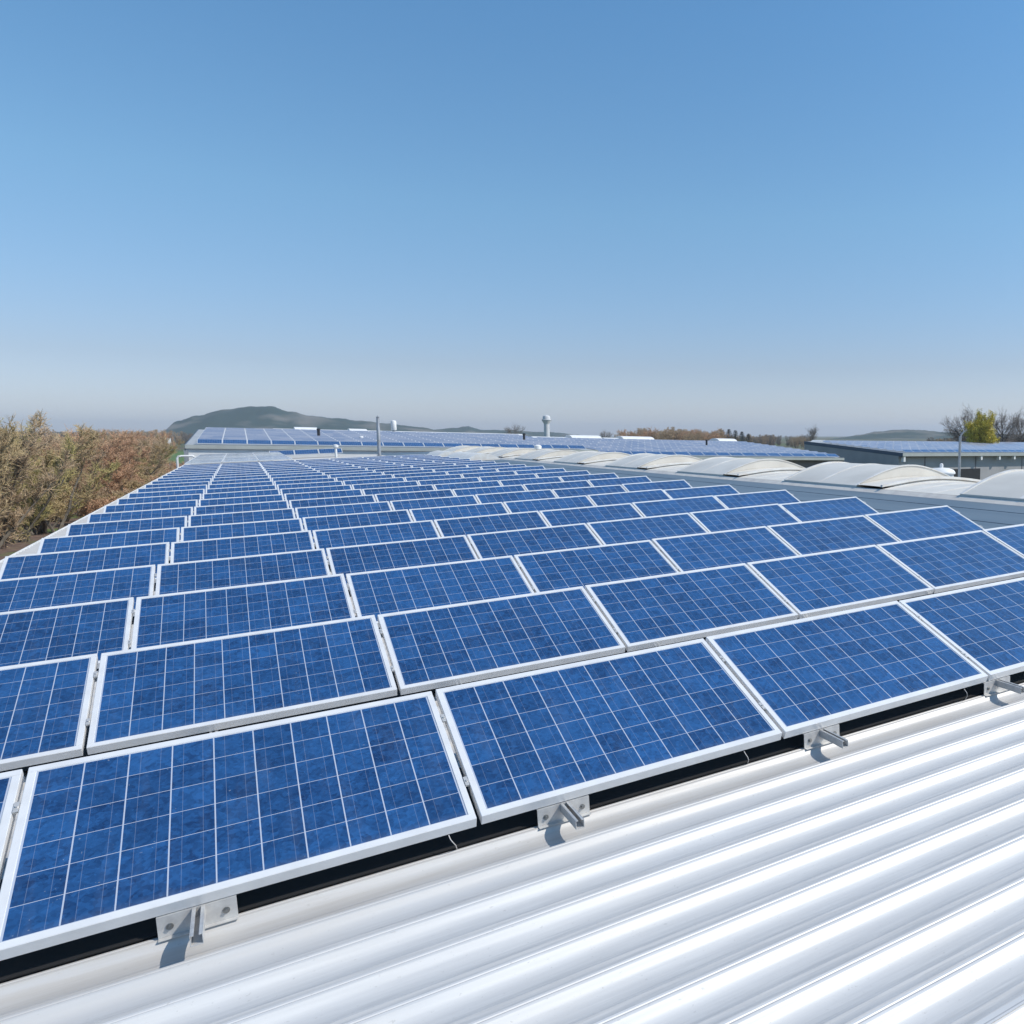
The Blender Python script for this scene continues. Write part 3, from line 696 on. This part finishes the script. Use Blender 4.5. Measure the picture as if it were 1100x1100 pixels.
# ------------------------------------------------------------------ trees
def twig_mat(name, c0, c1):
    m = mat(name, c0, 0.9, 0, 0.2); n = N(m); v = n.coord('Object'); f_ = n.noise(v, 1.1, 4)
    oi = n.new('ShaderNodeObjectInfo')
    c = n.mix(n.ramp(f_, .35, .65), c0, c1); n.link(c, n.b.inputs['Base Color']); return m
T_BARK = noisy('tree_bark', (0.10, 0.085, 0.065), (0.17, 0.15, 0.125), 3, 0.9)
T = {'olive': twig_mat('olive_twigs', (.41, .315, .165), (.49, .37, .225)), 'russet': twig_mat('russet_twigs', (.56, .34, .22), (.48, .32, .20)),
     'brown': twig_mat('brown_twigs', (.48, .36, .235), (.41, .30, .20)), 'greenish': twig_mat('budding_twigs', (.38, .335, .135), (.46, .375, .18)),
     'yellow': twig_mat('yellow_catkins', (.62, .50, .085), (.48, .42, .08)), 'grey': twig_mat('grey_twigs', (.21, .185, .165), (.26, .22, .19)),
     'dark': twig_mat('conifer_needles', (.035, .058, .04), (.05, .075, .05))}
def twig(b, p, d, L, r):
    """a tapered three-sided twig"""
    a = d.cross(Vector((.3, .5, .81))).normalized(); c = d.cross(a); q = p+d*L
    i = len(b.v)
    for t in range(3):
        an = 2.094*t; b.v.append(tuple(p+a*(r*math.cos(an))+c*(r*math.sin(an))))
    for t in range(3):
        an = 2.094*t; b.v.append(tuple(q+a*(r*.35*math.cos(an))+c*(r*.35*math.sin(an))))
    for t in range(3):
        j = (t+1) % 3; b.f.append((i+t, i+j, i+3+j, i+3+t)); b.mi.append(0)
def rdir(rg, up=0.4, spread=1.0):
    v = Vector((rg.gauss(0, spread), rg.gauss(0, spread), rg.gauss(up, .5))); return v.normalized()
def bare_tree(seed, H, W_, nstem, fine, r0=.11, leafy=0, low=.12, thick=.016):
    """trunk/limbs mesh and a crown mesh of thousands of separate twigs with buds"""
    rg = random.Random(seed); tr, cr = MB(), MB()
    tips = []
    for s in range(nstem):
        an = rg.uniform(0, 6.28); lean = rg.uniform(.05, .62)*W_/H*1.5
        p = Vector((rg.gauss(0, .25*nstem**.3), rg.gauss(0, .25*nstem**.3), 0)); d = Vector((math.cos(an)*lean, math.sin(an)*lean, 1)).normalized()
        L = H*rg.uniform(.60, .80); path = [p]; rad = [r0*rg.uniform(.7, 1.1)]
        for k in range(7):
            d = (d+Vector((rg.gauss(0, .11), rg.gauss(0, .11), rg.gauss(.05, .05)))).normalized()
            p = p+d*(L/7); path.append(p); rad.append(rad[0]*(1-.13*(k+1)))
            if k >= 0:
                for q in range(2 if k < 5 else 3): tips.append((p.copy(), (d*.6+rdir(rg, .25, .8)).normalized(), L*.26*rg.uniform(.5, 1.1)*(1 if k < 5 else .7), rad[-1]*.45))
        tr.tube(path, rad, 6, cap=False)
    subs = []
    for p, d, L, r in tips:
        path = [p]; q = p.copy(); dd = d.copy()
        for k in range(4):
            dd = (dd+Vector((rg.gauss(0, .16), rg.gauss(0, .16), rg.gauss(.10, .08)))).normalized(); q = q+dd*(L/4); path.append(q.copy())
            subs.append((q.copy(), dd.copy(), L*.5))
        tr.tube(path, [r, r*.8, r*.6, r*.45, r*.3], 4, cap=False)
    for k in range(fine):
        p, d, L = rg.choice(subs)
        if p.z < H*low and rg.random() < .75: continue
        dd = (d*.7+rdir(rg, .3, .75)).normalized(); LL = max(.25, L*rg.uniform(.35, .95)); pp = p+d*rg.uniform(-.25, .15)
        twig(cr, pp, dd, LL, thick*rg.uniform(.6, 1.3))
        for z in range(2):
            t_ = rg.uniform(.3, 1); d2 = (dd+rdir(rg, .2, .8)).normalized(); twig(cr, pp+dd*(LL*t_), d2, LL*rg.uniform(.3, .6), thick*.65)
        for z in range(leafy):
            c_ = pp+dd*(LL*rg.uniform(.1, 1.1))+Vector((rg.gauss(0, .1), rg.gauss(0, .1), rg.gauss(0, .1)))
            a = rdir(rg, 0, 1)*rg.uniform(.025, .055); e = a.cross(rdir(rg, 0, 1)).normalized()*rg.uniform(.015, .035)
            cr.quad([c_-a-e, c_+a-e, c_+a+e, c_-a+e])
    return tr, cr
def round_tree(seed, H, rx, rz, cz, nl, fine, leafy, thick, r0=.2):
    """a wide crowned tree: limbs reach through an ellipsoid, twigs thicken towards its shell"""
    rg = random.Random(seed); tr, cr = MB(), MB(); C_ = Vector((0, 0, cz)); th = cz-rz*.75
    tr.tube([(0, 0, 0), (.05, .03, th*.6), (0, 0.05, th), (.1, 0, cz)], [r0*1.2, r0, r0*.85, r0*.5], 8)
    nodes = []
    for k in range(nl):
        while True:
            e = Vector((rg.uniform(-1, 1), rg.uniform(-1, 1), rg.uniform(-.9, 1)))
            if .45 < e.length < 1: break
        w_ = rg.uniform(.82, 1.12)
        end = C_+Vector((e.x*rx, e.y*rx, e.z*rz))*w_; p0 = Vector((0, 0, rg.uniform(th*.8, cz)))
        if end.z < p0.z: p0.z = max(th*.7, end.z-.3)
        path = []; 
        for q in range(7):
            t = q/6; path.append(p0.lerp(end, t)+Vector((rg.gauss(0, .12), rg.gauss(0, .12), .5*math.sin(t*3.1)+rg.gauss(0, .1)))*(0 if q == 0 else 1))
        tr.tube(path, [r0*.38*(1-.13*q) for q in range(7)], 5, cap=False)
        for q in range(2, 7):
            for z in range(3):
                d = ((path[q]-C_).normalized()*.6+rdir(rg, .45, .7)).normalized(); L = rx*rg.uniform(.18, .42); pp = path[q]; pa = [pp]
                for y in range(3): d = (d+rdir(rg, .3, .5)*.35).normalized(); pp = pp+d*L/3; pa.append(pp); nodes.append((pp, d, L))
                tr.tube(pa, [r0*.12, r0*.09, r0*.07, r0*.05], 4, cap=False)
    for k in range(fine):
        p, d, L = rg.choice(nodes); dd = (d*.6+rdir(rg, .25, .7)).normalized(); LL = L*rg.uniform(.4, 1.0)
        twig(cr, p, dd, LL, thick*rg.uniform(.6, 1.2))
        for z in range(2): twig(cr, p+dd*LL*rg.uniform(.2, .95), (dd+rdir(rg, .2, .8)).normalized(), LL*rg.uniform(.3, .6), thick*.6)
        for z in range(leafy):
            c_ = p+dd*(LL*rg.uniform(.1, 1.2))+Vector((rg.gauss(0, .14), rg.gauss(0, .14), rg.gauss(0, .14)))
            a = rdir(rg, 0, 1)*rg.uniform(.05, .10); e = a.cross(rdir(rg, 0, 1)).normalized()*rg.uniform(.04, .07)
            cr.quad([c_-a-e, c_+a-e, c_+a+e, c_-a+e])
    return tr, cr
def place_tree(meshes, loc, rot, sc_, label, cat='tree', group=None, cmat=None):
    o = empty('bare_tree', loc, label, cat, group); o.rotation_euler = (0, 0, rot); o.scale = sc_
    link('trunk', meshes[0], o); link('crown', meshes[1], o); return o
def tree_mesh(seed, H, W_, n, fine, m, **k):
    tr, cr = bare_tree(seed, H, W_, n, fine, **k); return (tr.mesh('trunk', T_BARK, smooth=True), cr.mesh('crown', m))
kinds = ['olive', 'brown', 'russet', 'greenish']
VAR = {k: [tree_mesh(11+i*5+j, 8.0, 7.0, 11, 7000, T[k], leafy=0, low=.05, thick=.015) for j in range(2)] for i, k in enumerate(kinds)}
rg = random.Random(21)
seq = ['olive', 'brown', 'greenish', 'olive', 'greenish', 'russet', 'brown', 'russet', 'russet', 'olive', 'russet', 'brown', 'greenish', 'russet', 'olive', 'brown', 'russet', 'brown', 'russet', 'olive']
cn = {'olive': 'olive brown', 'brown': 'dull brown', 'russet': 'reddish brown', 'greenish': 'greenish budding'}
y = 62.0
for k, kd in enumerate(seq):
    hgt = rg.uniform(.95, 1.1)*(1.3 if k < 4 else 1.08)
    x = -11.8-rg.uniform(0, 1.8)+(.9 if y > 85 else 0)
    place_tree(VAR[kd][k % 2], (x, y, GZ+.1), rg.uniform(0, 6.28), (rg.uniform(1.0, 1.25),)*2+(hgt,), f"{cn[kd]} bare shrubby tree, {nth(k+1)} along the hall side counted from the near left", group='bare trees beside the hall')
    y += rg.uniform(4.2, 5.6) if k < 10 else rg.uniform(7, 10)
SHR = [tree_mesh(41+j, 3.2, 3.6, 10, 1500, T[k], leafy=3, low=.0, r0=.035, thick=.012) for j, k in enumerate(('russet', 'olive', 'brown'))]
y = 84.0
for k in range(16):
    q = place_tree(SHR[k % 3], (-8.3-rg.uniform(0, 1.6), y, GZ+.1), rg.uniform(0, 6.28), (rg.uniform(.9, 1.2),)*2+(rg.uniform(.75, 1.15),), f"low {('reddish brown', 'olive brown', 'dull brown')[k % 3]} leafless shrub, {nth(k+1)} along the foot of the hall from the near end", 'shrub', 'low shrubs at the foot of the hall'); q.name = 'leafless_shrub'
    y += rg.uniform(4, 7)
# the wood behind that row reads as one mass
def mass(name, pts, kinds_, label, cat='wood', scale=(.85, 1.15), vz=1.0):
    vv, ff, mm = [], [], []; mats = [T_BARK]+[T[k] for k in kinds_]
    for q in pts:
        kd = rg.randrange(len(kinds_)); s = rg.uniform(*scale); a = rg.uniform(0, 6.28)
        mtx = Matrix.Translation(q) @ Matrix.Rotation(a, 4, 'Z') @ Matrix.Diagonal((s, s, s*vz, 1))
        for me_, mi in ((MASSV[kd % len(MASSV)][0], 0), (MASSV[kd % len(MASSV)][1], kd+1)):
            i = len(vv); vv.extend([tuple(mtx @ v.co) for v in me_.vertices]); 
            for p_ in me_.polygons: ff.append(tuple(i+w_ for w_ in p_.vertices)); mm.append(mi)
    me_ = bpy.data.meshes.new(name); me_.from_pydata(vv, [], ff)
    for m_ in mats: me_.materials.append(m_)
    me_.polygons.foreach_set('material_index', mm); me_.update()
    return tag(link(name, me_), label, cat, kind='stuff')
MASSV = [tree_mesh(70+i, 8.0, 7.0, 9, 1300, T['brown'], leafy=3, thick=.03, low=.05) for i in range(3)]
pts = []
for row, x in enumerate((-19, -25.5, -33)):
    yy = 64+row*6
    while yy < 255:
        pts.append((x-rg.uniform(0, 4), yy, GZ+.1)); yy += rg.uniform(5.5, 9)*(1+yy/250)
mass('bare_wood', pts, ['olive', 'brown', 'russet', 'brown'], 'dense bare brown wood behind the trees at the hall side', scale=(.85, 1.12))
pts = []
for k in range(75):
    px = rg.uniform(-10, 215); dd = rg.uniform(480, 700); q = CAM+ray(px, 468)*dd; pts.append((q.x, q.y, GZ))
mass('distant_wood', pts, ['brown', 'russet', 'grey'], 'distant bare wood along the foot of the big hill', scale=(1.15, 1.75))
pts = []
for k in range(90):
    px = rg.uniform(668, 775); q = CAM+ray(px, 468)*rg.uniform(330, 480); pts.append((q.x, q.y, GZ))
mass('brown_wood', pts, ['brown', 'russet', 'brown'], 'brown bare wood on the skyline right of the tower', scale=(1.2, 1.65))
pts = []
for k in range(60):
    px = rg.uniform(770, 870); q = CAM+ray(px, 468)*rg.uniform(480, 700); pts.append((q.x, q.y, GZ))
mass('hazy_wood', pts, ['grey', 'brown'], 'low hazy wood on the skyline behind the dark walled hall', scale=(.85, 1.25))
pts = []
for k in range(40):
    px = rg.uniform(1000, 1130); q = CAM+ray(px, 468)*rg.uniform(240, 330); pts.append((q.x, q.y, GZ))
mass('right_wood', pts, ['brown', 'grey'], 'low brown scrub behind the trees at the right edge', scale=(.8, 1.1))
# conifers
def conifer(seed, H):
    rg_ = random.Random(seed); b = MB(); tr = MB(); tr.tube([(0, 0, 0), (0, 0, H*.97)], [.2, .03], 7)
    for k in range(1500):
        z = H*(.12+.88*rg_.random()**1.2); rr = (1-z/H)*H*.24+.15; a = rg_.uniform(0, 6.28); q = rr*rg_.random()**.5
        c_ = Vector((q*math.cos(a), q*math.sin(a), z-.25*q)); dv = Vector((math.cos(a), math.sin(a), rg_.uniform(-.5, .1))).normalized(); e = dv.cross(Vector((0, 0, 1)))*rg_.uniform(.12, .28); dv = dv*rg_.uniform(.25, .55)
        b.quad([c_-e, c_+e, c_+e*.5+dv, c_-e*.5+dv])
    return tr.mesh('trunk', T_BARK), b.mesh('crown', T['dark'])
CON = conifer(4, 13)
for k, (px, s, lb) in enumerate(((776, .80, 'leftmost'), (783, .84, 'second from left'), (790, .80, 'third from left'), (797, .74, 'fourth from left'), (804, .66, 'rightmost'))):
    q = CAM+ray(px, 468)*(430+8*(k % 3)); o = place_tree(CON, (q.x, q.y, GZ), k*1.3, (s*2.3, s*2.3, s), f'dark green conifer on the skyline right of the brown wood, {lb} of five', group='dark conifers on the skyline'); o.name = 'conifer_tree'
# single trees at the right
def rt(seed, m, *a, **k):
    tr, cr = round_tree(seed, *a, **k); return (tr.mesh('trunk', T_BARK, smooth=True), cr.mesh('crown', m))
TG = [rt(301, T['grey'], 12.6, 4.2, 4.6, 8.2, 26, 1500, 0, .022), rt(305, T['grey'], 12.6, 3.9, 4.4, 8.2, 22, 1200, 0, .022)]
TY = rt(311, T['yellow'], 11.2, 3.0, 4.3, 7.0, 46, 3000, 9, .02)
def right_tree(ms, px, ytop, H, dist, rot, label, wid=1.0):
    q = CAM+ray(px, 468)*dist; top = (CAM+ray(px, ytop)*dist).z; s = (top-GZ)/H
    return place_tree(ms, (q.x, q.y, GZ), rot, (s*wid, s*wid, s), label, group='trees at the right edge')
right_tree(TG[0], 1036, 441, 12.6, 165, .4, 'tall bare grey tree left of the yellow one at right edge')
right_tree(TY, 1054, 443, 11.2, 150, 1.1, 'yellow green budding tree on the skyline near the right edge', .85)
right_tree(TG[1], 1077, 441, 12.6, 160, 2.2, 'bare grey tree just right of the yellow tree', .9)
right_tree(TG[0], 1096, 444, 12.6, 168, 3.0, 'bare grey tree cut by the right edge of the picture', .9)
right_tree(TG[1], 873, 457, 12.6, 300, .9, 'lone pale bare tree on the skyline between the right halls', .7)
right_tree(TG[0], 552, 457, 12.6, 420, 1.9, 'lone bare tree on the skyline left of the tower', 1.3)
right_tree(TG[1], 650, 462, 12.6, 380, 2.9, 'small bare tree on the skyline right of the tower', 1.0)
